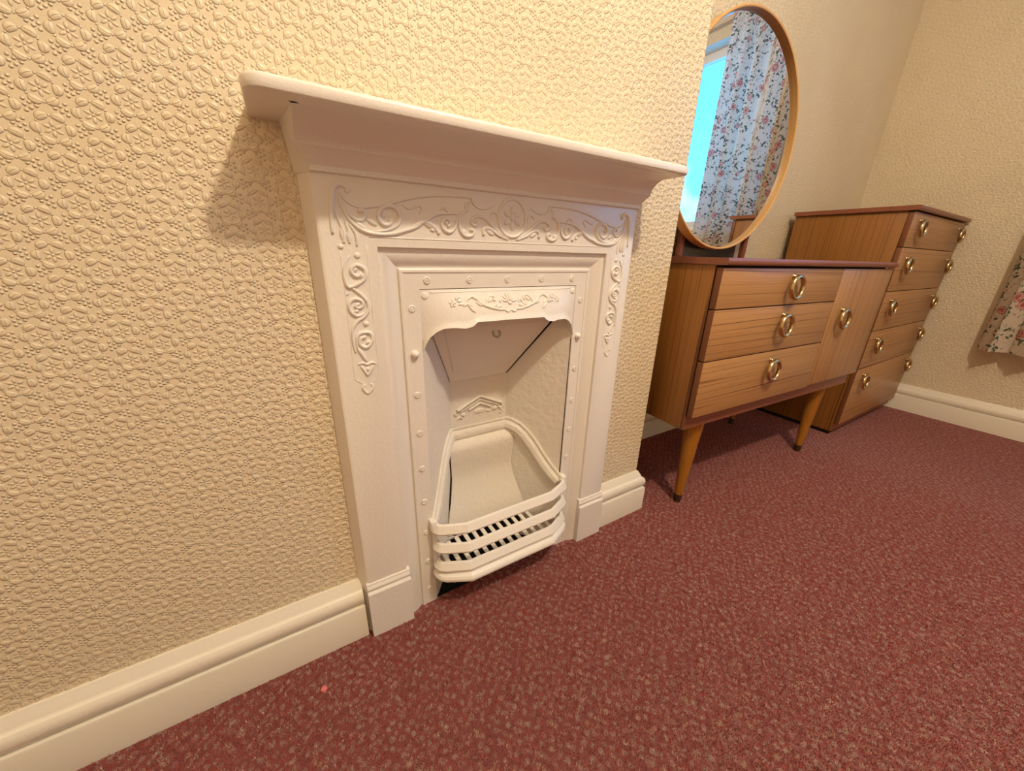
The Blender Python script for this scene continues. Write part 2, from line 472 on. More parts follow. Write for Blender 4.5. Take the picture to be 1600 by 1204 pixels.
# plinth blocks
for sx in (-1, 1):
    pr = [(.0366, 0), (.0366, .1165), (.0345, .1195), (.0300, .1200), (.0318, .1225), (.0330, .1275), (.0318, .1320), (.0300, .1345), (.0312, .1365), (.0300, .1395), (.0270, .1405), (.02, .1405), (.02, 0)]
    loft('plinth', [[(sx * x, -a, b) for a, b in pr] for x in (.2363, .3235)], IR, FP, smooth=.4)
# ornament panels: fine raised border
def surf_front(x, z): return -TF
# rivets: flat washers round the strip, and two bolts
def rivet(x, z, r=.0066, h=.0021, dome=False):
    rings = []
    prof = [(1, 0), (1, .5), (.86, 1), (.66, 1), (.58, .45), (.5, .4), (.36, .85), (.12, 1)] if not dome else [(1, 0), (.95, .8), (.75, 1.5), (.45, 2.0), (.1, 2.2)]
    for k, q in prof: rings.append([(x + r * k * math.cos(2 * PI * j / 12), -.0138 - h * q, z + r * k * math.sin(2 * PI * j / 12)) for j in range(12)])
    return loft('bolt' if dome else 'rivet', rings, IR, FP, smooth=.9)
for x in (-.161, -.0805, 0, .0805, .161): rivet(x, .7318)
for sx in (-1, 1):
    rivet(sx * .1900, .604, .0076, .0045, True)
    for z in (.685, .525, .4447, .3645, .2843, .2045, .1245, .0437): rivet(sx * .1900, z, .0064)

# scrollwork of the frieze (left half traced, then mirrored)
FR = [
    ([(-302, 800), (-301, 821), (-297.5, 845), (-294, 858.5), (-287.5, 864.5), (-280, 864.5), (-275.5, 860), (-277.5, 855)], 3.6, 3.0, .5, .8),
    ([(-286, 852), (-279, 844), (-269, 838.5), (-254, 837.5), (-241, 840), (-227, 843.6), (-210, 848), (-187, 855), (-163, 860.3), (-145, 863), (-124, 864.6), (-98, 865.2), (-83, 864.5), (-80, 859), (-74, 853), (-63, 849.8), (-49, 852), (-38, 858)], 2.0, 2.0, .6, .4),
    ([(-288, 846), (-284, 832), (-277, 820), (-268, 811), (-257, 805), (-245, 802.5), (-230, 802), (-213, 804), (-197, 809), (-182, 814), (-171, 821), (-160, 827), (-150, 833), (-137, 837), (-121, 838), (-108, 838.5)], 3.0, 3.0, .5, .3),
    ([(-247, 805), (-225, 808), (-208.5, 816.5), (-203.5, 827), (-206.5, 837), (-217, 842.5), (-229.5, 838.5), (-235.5, 829), (-233, 819.5), (-225.5, 815.5), (-218, 819), (-216, 826)], 3.2, 3.2, .3, .9),
    ([(-287, 855), (-287.3, 843), (-282, 832), (-273, 824), (-264.5, 819.5), (-256.5, 823), (-254.5, 830), (-259, 834.5), (-264, 831)], 2.6, 2.6, .5, 1),
    ([(-297, 835), (-293, 823), (-289, 810), (-287, 799), (-288.5, 788)], 2.4, 2.2, .3, .8),
    ([(-284, 822), (-281, 808), (-279, 797), (-281, 788)], 2.2, 2.2, .3, .8),
    ([(-279, 815), (-273, 806), (-270, 796), (-271, 784)], 2.2, 2.0, .3, .6),
    ([(-199, 846.4), (-192.5, 841.5), (-183, 842), (-172, 846.5), (-168, 841.5), (-173, 834)], 1.8, 1.8, .3, .5),
    ([(-196, 809), (-181, 817), (-168, 823), (-158, 821.5), (-147, 815.5), (-141, 806.5)], 3.6, 2.6, .3, .8),
    ([(-108, 838), (-109, 828), (-114, 816), (-123, 810), (-133, 814.5), (-135.4, 823), (-129, 830.5), (-121.5, 828), (-121, 821.5), (-126, 819)], 2.8, 3.0, .5, 1),
    ([(-86, 860), (-92, 846), (-102, 838.5), (-105, 825), (-101.5, 811.5), (-92, 805), (-80.5, 807.5), (-78, 814.5), (-85, 816)], 2.8, 3.0, .4, 1),
    ([(-8, 803.5), (-25.5, 812.5), (-42, 824), (-54.5, 834), (-65.5, 837.5), (-76.5, 836), (-82.5, 830), (-80, 824.5), (-74, 823.5), (-70.5, 828)], 2.6, 2.8, .4, 1),
    ([(-9, 802.5), (-28, 809.5), (-40, 816.5), (-51.5, 820.5), (-59, 817), (-59, 808.5)], 3.2, 2.6, .4, .9),
    ([(-139, 842), (-131, 846), (-125, 841), (-121, 836)], 1.8, 2, .3, .4),
    ([(-47, 840), (-40, 846), (-33, 843), (-31, 834)], 1.8, 2, .3, .4),
]
rel = Relief(surf_front)
for mir in (False, True):
    for pts, w, h, a, b in FR: rel.stroke(pts, w * 1.15 / 1000, h * 1.3 / 1000, a, b, mirror=mir)
    for x, z, rx, rz, rot in ((-176, 817, 9, 4.4, .5), (-158, 819, 9, 4.4, -.35), (-228, 829, 4.5, 3.4, 1.2), (-246, 818, 9, 3.6, -.5), (-46, 813, 9, 4, -.5), (-97, 812, 5, 5, 0), (-127, 824, 4, 3.4, .3), (-262, 812, 9, 4, -.7), (-290, 800, 3, 10, .1), (-281, 796, 3, 9, 0), (-91, 850, 4, 8, .3), (-293.2, 782.6, 4.6, 4, 0), (-271.9, 770.6, 5, 4.6, 0), (-219, 824, 4.5, 3.6, .4), (-152, 812, 4.5, 3.2, -.3), (-84, 815, 4, 3.2, 0), (-59, 811, 3.2, 3.6, 0)):
        rel.boss(x, z, rx, rz, .0030, rot, mirror=mir)
rel.build('frieze_scrollwork', IR, FP)
# central rosette in an oval ring
ros = Relief(surf_front)
ring = [(28.2 * math.cos(a) - .8, 839 + 31.5 * math.sin(a)) for a in [2 * PI * i / 28 for i in range(29)]]
ros.stroke(ring, .0032, .0034, 1, 1)
for i in range(6):
    a = PI / 2 + i * PI / 3
    ros.boss(-.8 + 12.5 * math.cos(a), 839 + 13.5 * math.sin(a), 7.6, 5.2, .0034, a)
ros.boss(-.8, 839, 5.4, 5.4, .0042)
for sx in (-1, 1): ros.stroke([(sx * 6 - .8, 870), (sx * 2.5 - .8, 873), (-.8, 871)], .002, .002)
ros.build('rosette', IR, FP)
# pilaster scrolls
PS = [
    ([(-283, 770), (-291, 756), (-293.5, 741), (-290, 725.5), (-279, 727.5), (-265.5, 736.5), (-263, 749.5), (-273.5, 757), (-282.5, 751.5), (-281.5, 744.5), (-275.5, 740.5), (-268, 744)], 2.9, 3.0, .4, 1),
    ([(-288, 727), (-283.5, 722.5), (-272.5, 713), (-264, 701), (-264.5, 688), (-272.5, 678), (-282.5, 672), (-290.5, 659), (-292, 638), (-290.5, 622)], 2.7, 2.8, .4, .5),
    ([(-266, 690), (-272, 683), (-282, 680.5), (-290.5, 688.5), (-291, 700.5), (-282.5, 707), (-273, 703.5), (-272, 696), (-279, 692.5), (-283.5, 697)], 2.7, 2.8, .5, 1),
    ([(-287, 628), (-286, 646), (-277.5, 653.5), (-264.5, 651.5), (-263, 640), (-272, 629), (-281.5, 633.5), (-280.5, 644), (-273, 646)], 2.7, 2.8, .5, 1),
    ([(-287, 630), (-281, 618), (-275, 605)], 3.0, 2.6, .4, .6),
    ([(-289, 601.5), (-281, 603), (-274.5, 600), (-267, 602.5), (-260.5, 598.5)], 2.2, 2.2, .4, .4),
    ([(-285, 599), (-280, 590), (-275.5, 580)], 2.6, 2.2, .5, .5), ([(-265, 597), (-270, 589), (-275.5, 580)], 2.6, 2.2, .5, .5),
    ([(-282, 566), (-286, 559), (-279, 548)], 2.2, 2, .6, .6), ([(-272, 566), (-270, 558), (-278, 548)], 2.2, 2, .6, .6),
    ([(-290, 717), (-293, 712)], 1.4, 1.4, .5, .5),
]
EDGE = [
    ([(-294.9, 778), (-295.2, 695), (-295.7, 634), (-296.5, 592), (-295.3, 576), (-284, 567), (-283.5, 556), (-278.2, 548)], .9, .9, 1, 1),
    ([(-257.5, 786), (-257.6, 693), (-257.7, 620), (-257.8, 586), (-263, 573), (-272, 567.5), (-272.2, 556), (-278.2, 548)], .9, .9, 1, 1),
]
for mir in (False, True):
    pr_ = Relief(surf_front)
    for pts, w, h, a, b in PS: pr_.stroke(pts, w * 1.15 / 1000, h * 1.35 / 1000, a, b, mirror=mir)
    for pts, w, h, a, b in EDGE: pr_.stroke(pts, w / 1000, h * 1.3 / 1000, a, b, mirror=mir)
    for x, z, rx, rz, rot in ((-277, 750, 4.6, 3.2, .9), (-269, 741, 5.2, 3.4, .5), (-279.5, 698, 4.6, 3.2, .4), (-282, 688, 5.2, 3.2, .3), (-275.5, 646, 4.4, 3.0, .8), (-269.5, 637, 5, 3.4, .5)): pr_.boss(x, z, rx, rz, .0036, rot, mirror=mir)
    pr_.boss(-270, 667.3, 4.6, 4.8, .0034, mirror=mir); pr_.boss(-275, 592, 4, 4, .003, mirror=mir)
    pr_.build('pilaster_scrollwork', IR, FP)
# border line under the frieze
tl = Relief(surf_front)
tl.stroke([(-252, 797.5), (-120, 797.5), (0, 797.5), (120, 797.5), (252, 797.5)], .0012, .0012, 1, 1)
tl.build('frieze_border', IR, FP)

# hood: a plate bulging forward, with an arched lower lip
def hood_bottom(x):
    a = abs(x)
    pts = [(0, .6585), (.076, .6580), (.084, .6505), (.100, .6475), (.118, .6500), (.138, .6495), (.152, .6430), (.163, .6330), (.170, .6200), (.1745, .6080)]
    for (x0, z0), (x1, z1) in zip(pts, pts[1:]):
        if a <= x1: return z0 + (z1 - z0) * (a - x0) / (x1 - x0)
    return pts[-1][1]
def hood_y(x, z):
    t = max(0, min(1, (.7165 - z) / .07)); e = max(0, 1 - (abs(x) / .1745) ** 4)
    return -.0125 - (.020 * math.sin(min(1, t * 1.05) * PI / 2) + .003 * t) * e
def hood():
    NX, NZ = 60, 14; vf, vb = [], []
    for i in range(NX + 1):
        x = -.1745 + .349 * i / NX; zb = hood_bottom(x)
        for j in range(NZ + 1):
            z = .7165 + (zb - .7165) * j / NZ
            lip = .004 * max(0, 1 - ((z - zb) / .010)) if z - zb < .010 else 0
            y = hood_y(x, z)
            vf.append((x, y - lip, z)); vb.append((x, y + .006, z))
    n = NZ + 1; V_ = vf + vb; o = len(vf); F_ = []
    for i in range(NX):
        for j in range(NZ):
            a = i * n + j
            F_.append((a, a + 1, a + n + 1, a + n)); F_.append((o + a, o + a + n, o + a + n + 1, o + a + 1))
        a = i * n + NZ; F_.append((a, o + a, o + a + n, a + n))
        a = i * n; F_.append((a, a + n, o + a + n, o + a))
    for i in (0, NX):
        for j in range(NZ):
            a = i * n + j; F_.append((a, a + 1, o + a + 1, o + a))
    return obj('hood', V_, F_, IR, FP, smooth=.9)
hood()
hr = Relief(lambda x, z: hood_y(x, z))
HD = [
    ([(-107, 690), (-97, 691), (-89, 699), (-79.5, 703), (-70, 698), (-62, 690), (-46, 683.5), (-25, 678), (-12, 677.5)], 2.3, 2.6, .4, .5),
    ([(-80, 686), (-88, 689), (-82, 680), (-76, 676)], 2, 2.2, .5, .5),
    ([(-55, 687), (-50, 696), (-42, 703), (-33, 701), (-34, 694)], 2.1, 2.4, .3, 1),
    ([(-40, 683), (-30, 688), (-24, 696), (-20, 690)], 1.8, 2.2, .4, .6),
    ([(-112, 698), (-106, 703), (-100, 699)], 2, 2, .4, .5),
    ([(-14, 677), (-7, 673.5), (0, 677)], 1.8, 2, .5, .5),
]
for mir in (False, True):
    for pts, w, h, a, b in HD: hr.stroke(pts, w * 1.35 / 1000, h * 1.4 / 1000, a, b, mirror=mir)
    for x, z, rx, rz, rot in ((-94, 690, 7, 4, .5), (-66, 690, 8, 4, -.6), (-42, 696, 7, 4, .6), (-26, 684, 8, 4.5, .3), (-82, 682, 6, 3.6, -.6), (-104, 697, 6, 4, .3)): hr.boss(x, z, rx, rz, .0030, rot, mirror=mir)
    for k in range(5):
        a = PI / 2 + k * 2 * PI / 5; hr.boss(-118 + 4.2 * math.cos(a), 692 + 4.2 * math.sin(a), 3.4, 2.6, .0026, a, mirror=mir)
    hr.boss(-118, 692, 2.6, 2.6, .0034, mirror=mir)
for k in range(7):
    a = PI * (k + .5) / 7; hr.boss(11 * math.cos(a), 691 + 10 * math.sin(a), 8.5, 2.6, .0032, a)
hr.boss(0, 689, 4.5, 3.6, .0036)
hr.build('hood_scrollwork', IR, FP)
hb = Relief(lambda x, z: hood_y(x, z))
hb.stroke([(-158, 711.5), (-80, 711.5), (0, 711.5), (80, 711.5), (158, 711.5)], .0012, .0014, 1, 1)
for sx in (-1, 1): hb.boss(sx * 166, 706, 7, 7, .0026)
hb.build('hood_border', IR, FP)

# the fire recess: splayed cheeks, back, sloping damper plate
FXF, FYF, FXB, FYB = .1745, -.012, .0765, .112     # half widths and depths, front and back
def cheek_x(y): return FXF + (FXB - FXF) * (y - FYF) / (FYB - FYF)
for sx in (-1, 1):
    n = 10; V_ = []; F_ = []
    for i in range(n + 1):
        y = FYF + (FYB - FYF) * i / n
        for z in (.0, .2, .4, .6, .72): V_.append((sx * cheek_x(y), y, z))
    for i in range(n):
        for j in range(4): a = i * 5 + j; F_.append((a, a + 1, a + 6, a + 5))
    obj('cheek', V_, F_, M_iron_rough, FP, smooth=True)
box('fireback', (-FXB - .002, FXB + .002), (FYB, FYB + .012), (.0, .60), M_iron_rough, FP)
# damper plate with a sunk panel and a ring
def lerp3(a, b, t): return tuple(a[i] + (b[i] - a[i]) * t for i in range(3))
DT, DB = (.004, .668), (.1105, .4965)     # (y, z) at the top front and bottom back
def dplane(s, t, off=0):
    y = DT[0] + (DB[0] - DT[0]) * t; z = DT[1] + (DB[1] - DT[1]) * t
    hw = cheek_x(y) - (.0012 if s < 0 else .004)
    l = math.hypot(DB[0] - DT[0], DB[1] - DT[1]); ny, nz = (DB[1] - DT[1]) / l, -(DB[0] - DT[0]) / l
    return (s * hw, y + ny * off, z + nz * off)
def damper():
    rings = []
    for ins, off in ((0, -.004), (0, .003), (.10, .003), (.115, .0005), (.165, .0005), (.18, .0028), (.19, .0028)):
        rings.append([dplane(-(1 - ins), ins, off), dplane(1 - ins, ins, off), dplane(1 - ins, 1 - ins, off), dplane(-(1 - ins), 1 - ins, off)])
    return loft('damper_plate', rings, IR, FP, smooth=False)
dp = damper()
def torus(name, c, R_, r, material, parent, rot=None, nu=28, nv=10):
    V_, F_ = [], []
    for i in range(nu):
        a = 2 * PI * i / nu
        for j in range(nv):
            b = 2 * PI * j / nv
            p = Vector(((R_ + r * math.cos(b)) * math.cos(a), r * math.sin(b), (R_ + r * math.cos(b)) * math.sin(a)))
            if rot: p = rot @ p
            V_.append((p.x + c[0], p.y + c[1], p.z + c[2]))
            F_.append((i * nv + j, i * nv + (j + 1) % nv, ((i + 1) % nu) * nv + (j + 1) % nv, ((i + 1) % nu) * nv + j))
    return obj(name, V_, F_, material, parent, smooth=True)
torus('damper_ring', dplane(0, .27, .007), .0085, .0022, mat('tarnished_ring', (.42, .39, .30), .4), dp, Matrix.Rotation(-.5, 3, 'X'))
# black strip painted as the shade in the damper's right-hand gap
obj('damper_gap_shade', [dplane(.955, .02, .0034), dplane(1.006, .02, .0034), dplane(1.015, .995, .0034), dplane(.965, .995, .0034)], [(0, 1, 2, 3)], M_recess_shade, dp)
# pediment motif cast on the back
pm = Relief(lambda x, z: FYB)
for off, w, hw, h in ((0, 4.2, 62, .0075), (-8.5, 2.0, 54, .0055), (-19, 2.4, 30, .0060)):
    zb = 445 + off - hw * .47
    for sg in (-1, 1):
        pm.stroke([(1, 445 + off), (1 + sg * hw * .5, (445 + off + zb) / 2), (1 + sg * hw, zb)], w / 1000, h, 1, .95)
for pts in ([(-62, 414), (-66, 408), (-60, 404)], [(62, 414), (67, 407), (60, 402), (54, 406)], [(24, 414), (32, 408), (28, 400), (20, 402)], [(-60, 392), (-54, 398), (-46, 393)], [(60, 398), (66, 392), (58, 388)]):
    pm.stroke(pts, .0028, .0045, .6, .8)
pm.boss(44, 404, 8, 6, .0050, .4); pm.boss(-44, 402, 7, 5, .0045, -.4); pm.boss(0, 404, 16, 7, .0030)
pm.build('pediment_relief', M_iron_rough, FP)
# arched moulding across the back and down both cheeks
def moulding():
    path = []
    ys = [-.0075, .0015, .012, .025, .04, .055, .07, .085, .098, FYB - .001]
    zs = [.2140, .2250, .2380, .2570, .2820, .3080, .3300, .3440, .3500, .3520]
    for y, z in zip(ys, zs): path.append((-1, y, z))
    right = [(1, y, z) for _, y, z in reversed(path)]
    prof = [(.022, .0), (.022, .004), (.018, .0055), (.0145, .0035), (.013, .0035), (.006, .0095), (-.004, .0115), (-.010, .0095), (-.013, .0055), (-.0145, .0075), (-.019, .006), (-.0200, 0)]
    rings = []
    for sx, y, z in path + right:
        x = sx * cheek_x(y)
        if abs(y - (FYB - .001)) < 1e-6: nx, ny = -sx * .62, -.78
        else: nx, ny = -sx * .79, -.61
        i = ys.index(y); y2 = ys[min(i + 1, len(ys) - 1)]; y1 = ys[max(i - 1, 0)]
        z2 = zs[min(i + 1, len(ys) - 1)]; z1 = zs[max(i - 1, 0)]
        sl = math.atan2(z2 - z1, (y2 - y1) * 1.27); 
        if i == len(ys) - 1: sl = .08
        cs, sn = math.cos(sl), math.sin(sl)
        # offset perpendicular to the run within the cheek plane
        tx, ty = -sx * .62, .78
        rings.append([(x + nx * o - tx * p * sn, y + ny * o - ty * p * sn, z + p * cs) for p, o in prof])
    return loft('fireback_moulding', rings, M_iron_rough, FP, smooth=.5)
moulding()
obj('cheek_gap_shade', [(.1741, -.0121, .240), (.1726, -.0102, .240), (.1733, -.0111, .60), (.1741, -.0121, .60)], [(0, 1, 2, 3)], M_recess_shade, FP)  # thin black strip paints the shade between rivet strip and cheek
# curved firebrick leaning in the back of the grate
def firebrick():
    pr = catmull([(.108, .340), (.098, .333), (.0905, .319), (.0910, .294), (.094, .262), (.094, .232), (.085, .190), (.068, .140), (.060, .098)], 5)
    rings = []
    for y, z in pr:
        hw = cheek_x(y) - .0022; hl = hw - .003
        rings.append([(-hl, y, z), (-hw * .5, y, z), (0, y, z), (hw * .5, y, z), (hw, y, z), (hw, y + .02, z), (-hl, y + .02, z)])
    return loft('firebrick', rings, M_brick_paint, FP, smooth=.6)
firebrick()
obj('brick_gap_shade', [(-cheek_x(.09) + .0005, .0905, .325), (-cheek_x(.09) + .006, .0905, .325), (-cheek_x(.098) + .006, .0985, .24), (-cheek_x(.098) + .0005, .0985, .24)], [(0, 1, 2, 3)], M_recess_shade, FP)  # black strips paint shade down the firebrick's left edge
obj('brick_gap_shade', [(-cheek_x(.095) + .0005, .0975, .25), (-cheek_x(.095) + .006, .0975, .25), (-cheek_x(.066) + .006, .0675, .11), (-cheek_x(.066) + .0005, .0675, .11)], [(0, 1, 2, 3)], M_recess_shade, FP)
# bow-fronted bars
def bow(yf, xs=.181, xc=.114, yh=-.022, rnd=5):
    """plan of a bar from the left hinge to the right: curved shoulder, canted corner, straight front"""
    L = [(-xs, yh), (-xs + .0005, yh - (yh - yf) * .22), (-xs + .006, yh - (yh - yf) * .44), (-xs + .017, yh - (yh - yf) * .60), (-xc, yf)]
    P = catmull(L[:4], 5) + [(-xc, yf)]
    return P + [(-x, y) for x, y in reversed(P)]
def inset(P, d):
    out = []
    for i, p in enumerate(P):
        a = P[max(i - 1, 0)]; b = P[min(i + 1, len(P) - 1)]
        dx, dy = b[0] - a[0], b[1] - a[1]; l = math.hypot(dx, dy); out.append((p[0] - dy / l * d * 1.0, p[1] + dx / l * d))
    return out
def bar(name, yf, sec, parent=FP):
    """sec: closed section as (inset from the outer line, z)"""
    P = bow(yf); lines = [inset(P, s) for s, _ in sec]
    rings = [[(lines[k][i][0], lines[k][i][1], sec[k][1]) for k in range(len(sec))] for i in range(len(P))]
    return loft(name, rings, IR, parent, smooth=.28)
def barsec(z0, z1, d=.014): return [(.0012, z0 + .0005), (.0, z0 + .0045), (.0072, z1 - .001), (.0082, z1), (d, z1), (d + .001, z1 - .003), (d - .002, z0 - .001)]
bar('grate_bar', -.068, barsec(.2085, .2290))
bar('grate_bar', -.076, barsec(.1630, .1825))
bar('grate_bar', -.077, barsec(.1125, .1315, .014))
bar('grate_lip', -.084, [(.001, .0880), (-.0015, .0915), (-.0015, .0965), (.0015, .1020), (.0065, .1058), (.0095, .1062), (.0095, .1110), (.022, .1112), (.022, .0865), (.004, .0865)])
for sx in (-1, 1):
    # hinge lugs where the bars meet the strip
    v, f = box_vf(*(sorted((sx * .170, sx * .1835))), -.030, -.010, .2080, .2365)
    obj('hinge_lug', v, f, IR, FP, bevel=.003, smooth=.6)
    v, f = box_vf(*(sorted((sx * .1700, sx * .1790))), -.026, -.014, .0900, .2080)
    obj('basket_upright', v, f, IR, FP, bevel=.002, smooth=.6)
# bottom grate of flat fire bars
zg = .0935
boxes('grate_rim', [(-.150, .150, .060, .075, zg - .006, zg), (-.150, .150, -.066, -.050, zg - .006, zg)], IR, FP)
for k in range(13):
    x = (k - 6) * .0235
    yb = min(.066, FYF + (FXF - .006 - abs(x)) / (FXF - FXB) * (FYB - FYF))
    yf_ = -.055 if abs(x) < .12 else -.055 + (abs(x) - .12) * .9
    box('fire_bar', (x - .0054, x + .0054), (yf_, yb), (zg - .0035, zg), IR, FP, bevel=.0008)
# ash pit under the grate, its black shadow put into the colour
boxes('ash_pit', [(-.172, .172, .070, .074, .0, .086), (-.172, .172, -.010, .074, .0005, .002)], M_recess_shade, FP)
# chips in the paint under the shelf
obj('paint_chip', [(-.3385, -.0955, .9346), (-.3300, -.0965, .9346), (-.3270, -.0930, .9346), (-.3340, -.0905, .9346)], [(0, 1, 2, 3)], M_chip, FP)

# ------------------------------------------------------------------ furniture
def ring_handle(parent, x, z, y=0.0):
    """brass drop ring hung from a stud, with a round back plate"""
    R_, r = .0300, .0058
    V_, F_ = [], []
    def add(v, f):
        o = len(V_); V_.extend(v); F_.extend(tuple(i + o for i in q) for q in f)
    nu, nv = 30, 10; v, f = [], []
    for i in range(nu):
        a = 2 * PI * i / nu
        for j in range(nv):
            b = 2 * PI * j / nv; rr = R_ + r * math.cos(b)
            zz = rr * math.sin(a); yy = -.017 - r * math.sin(b) * 1.15 + .0016 * math.sin(a)
            v.append((x + rr * math.cos(a), y + yy, z + zz))
            f.append((i * nv + j, i * nv + (j + 1) % nv, ((i + 1) % nu) * nv + (j + 1) % nv, ((i + 1) % nu) * nv + j))
    add(v, f)
    # stud at the top of the ring
    v, f = [], []; prof = [(.0, .0080), (.002, .0080), (.003, .0050), (.012, .0042), (.0170, .0040), (.0180, .0012)]
    for yy, rad in prof:
        for j in range(14): v.append((x + rad * math.cos(2 * PI * j / 14), y - yy, z + R_ - .001 + rad * math.sin(2 * PI * j / 14)))
    for i in range(len(prof) - 1):
        for j in range(14): f.append((i * 14 + j, i * 14 + (j + 1) % 14, (i + 1) * 14 + (j + 1) % 14, (i + 1) * 14 + j))
    f.append(tuple(range(len(v) - 14, len(v)))); add(v, f)
    o = obj('ring_handle', V_, F_, M_brass, parent, smooth=True); o['label'] = 'brass drop ring handle'
    return o
def front_panel(name, x0, x1, z0, z1, material, parent, t=.0175):
    """slab front whose narrow edges are dark"""
    o = box(name, (x0, x1), (0, t), (z0, z1), material, parent, bevel=.0008)
    o.data.materials.append(M_wood_dark)
    for p in o.data.polygons:
        if abs(p.normal.y) < .5: p.material_index = 1
    return o

# ---- dressing table
DT_ = empty('dressing_table', (.5471, -.1162, 0), -.0448)
tag(DT_, 'low teak dressing table with round mirror, three drawers and one cupboard door', 'dressing table')
DW, DM, DBK = 1.0051, .625, .420
box('carcass', (0, DW), (.0228, DBK), (.312, .7655), M_wood_shaded, DT_, bevel=.0008)
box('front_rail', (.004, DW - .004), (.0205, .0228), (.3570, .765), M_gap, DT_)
box('bottom_rail', (.001, DW - .001), (.0205, .0228), (.3125, .3570), M_wood_edge, DT_)
# top slab with a rounded dark lipping
pr = [(-.0085, .7675), (-.0100, .7705), (-.0105, .7755), (-.0100, .7800), (-.0080, .7832), (.436, .7832), (.436, .7660), (-.006, .7660)]
loft('table_top', [[(x, a, b) for a, b in pr] for x in (-.003, 1.008)], M_wood_edge, DT_, smooth=.6)
for z0, z1, hz in ((.6594, .7595, .7090), (.5220, .6566, .6000), (.3580, .5192, .4620)):
    d_ = front_panel('drawer', 0, DM - .0008, z0, z1, M_wood_x, DT_)
    ring_handle(d_, .331, hz)
d_ = front_panel('door', DM + .0008, DW, .3632, .7600, M_wood_z, DT_)
ring_handle(d_, .700, .598)
def leg(x, y, x1, y1):
    rings = []
    for t in (0, .12, .121, .5, 1):
        z = .030 + (.312 - .030) * (t - .12) / .88 if t > .12 else .030 * t / .12
        r = .0115 + (.0285 - .0115) * (z / .312)
        rings.append([(x + (x1 - x) * z / .312 + r * math.cos(2 * PI * j / 24), y + (y1 - y) * z / .312 + r * math.sin(2 * PI * j / 24), z) for j in range(24)])
    l = loft('leg', rings[2:], M_leg, DT_, smooth=.6)
    f_ = loft('ferrule', rings[:2], M_foot, l, smooth=.6); f_['label'] = 'dark ferrule'
for x, y in ((.114, .065), (.891, .065), (.114, .365), (.891, .365)):
    leg(x, y, x + (.006 if x < .5 else -.001), y)
# mirror stand: two uprights with a dark glossy board between them
for x0, x1 in ((.352, .370), (.748, .767)):
    box('mirror_upright', (x0, x1), (.413, .433), (.7835, 1.10), M_wood_edge, DT_, bevel=.001)
box('mirror_board', (.370, .700), (.420, .428), (.7835, .98), M_darkglass, DT_)
# round mirror in a bentwood hoop; origin at the front rim
mirror = empty('mirror', (.5205, .3739, 1.1728)); mirror.parent = DT_
mirror.rotation_euler = (.004, 0, .0313)
RO, RI = .3603, .3525
NM = 96
rings = []
for r, y in ((RI, .0150), (RI, .0022), (RI + .0016, .0004), (RI + .0030, 0), (RO - .0020, 0), (RO, .0020), (RO, .0370), (RI, .0370), (RI, .0150)):
    rings.append([(r * math.cos(2 * PI * j / NM), y, r * math.sin(2 * PI * j / NM)) for j in range(NM)])
hoop = loft('mirror_frame', rings, M_hoop, mirror, caps=False, smooth=.6)
glass_r = [[(r * math.cos(2 * PI * j / NM), y, r * math.sin(2 * PI * j / NM)) for j in range(NM)] for r, y in ((RI - .0012, .020), (RI - .0012, .016))]
loft('mirror_glass', glass_r, M_mirror, mirror, smooth=False)

# ---- chest of drawers
CH = empty('chest_of_drawers', (1.7531, -.1145, 0), .0007)
tag(CH, 'tall teak chest of five drawers with paired brass rings in the room corner', 'chest of drawers')
TW = .7562
box('carcass', (0, TW), (.0193, .408), (.0200, .9745), M_wood_shaded, CH, bevel=.0008)
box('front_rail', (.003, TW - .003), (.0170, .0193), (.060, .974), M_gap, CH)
box('bottom_rail', (.001, TW - .001), (.0170, .0193), (.0205, .060), M_wood_edge, CH)
box('plinth', (.010, TW - .08), (.028, .40), (0.0, .0200), M_black, CH)
pr = [(-.0127, .9775), (-.0135, .9810), (-.0135, .9880), (-.0120, .9920), (.412, .9920), (.412, .9750), (-.010, .9750)]
loft('chest_top', [[(x, a, b) for a, b in pr] for x in (-.0117, TW + .0117)], M_wood_edge, CH, smooth=.6)
for z0, z1, hz in ((.8426, .9705, .9130), (.6700, .8400, .7720), (.5041, .6674, .6000), (.3341, .5015, .4340), (.0610, .3315, .2660)):
    d_ = front_panel('drawer', 0, TW, z0, z1, M_wood_x, CH)
    for x in (.092, .690): ring_handle(d_, x, hz)

# ------------------------------------------------------------------ curtain and rail
def curtain(y0, y1, z0, z1, xc):
    nu, nv = 150, 34; V_, F_, U_ = [], [], []; arc = 0; prev = None
    for i in range(nu + 1):
        t = i / nu; y = y0 + (y1 - y0) * t
        ph = t * 2 * PI * 4.5 + .5 + .7 * math.sin(t * 9)
        for j in range(nv + 1):
            s = j / nv; z = z1 + (z0 - z1) * s
            amp = .024 + .026 * s; fl = math.cos(ph + .25 * math.sin(3 * s))
            x = xc + amp * fl + .006 * math.sin(s * 7 + t * 20)
            yy = y + .012 * math.sin(2 * ph) * s
            V_.append((x, yy, z))
            if j == nv // 2:
                if prev: arc += math.hypot(x - prev[0], yy - prev[1])
                prev = (x, yy)
        for j in range(nv + 1): U_.append((arc, z1 + (z0 - z1) * j / nv))
    n = nv + 1
    for i in range(nu):
        for j in range(nv): a = i * n + j; F_.append((a, a + 1, a + n + 1, a + n))
    o = obj('curtain', V_, F_, M_floral, None, smooth=True, uvs=U_)
    return o
cu = curtain(-.335, -.825, .405, 2.29, 2.425)
tag(cu, 'cream floral cotton curtain with pink roses hanging at the window by the corner', 'curtain')
rl = box('curtain_rail', (2.40, 2.425), (-2.1, -.30), (2.292, 2.315), M_rail, None, bevel=.004)
tag(rl, 'white curtain rail over the window holding the floral curtain', 'curtain rail')

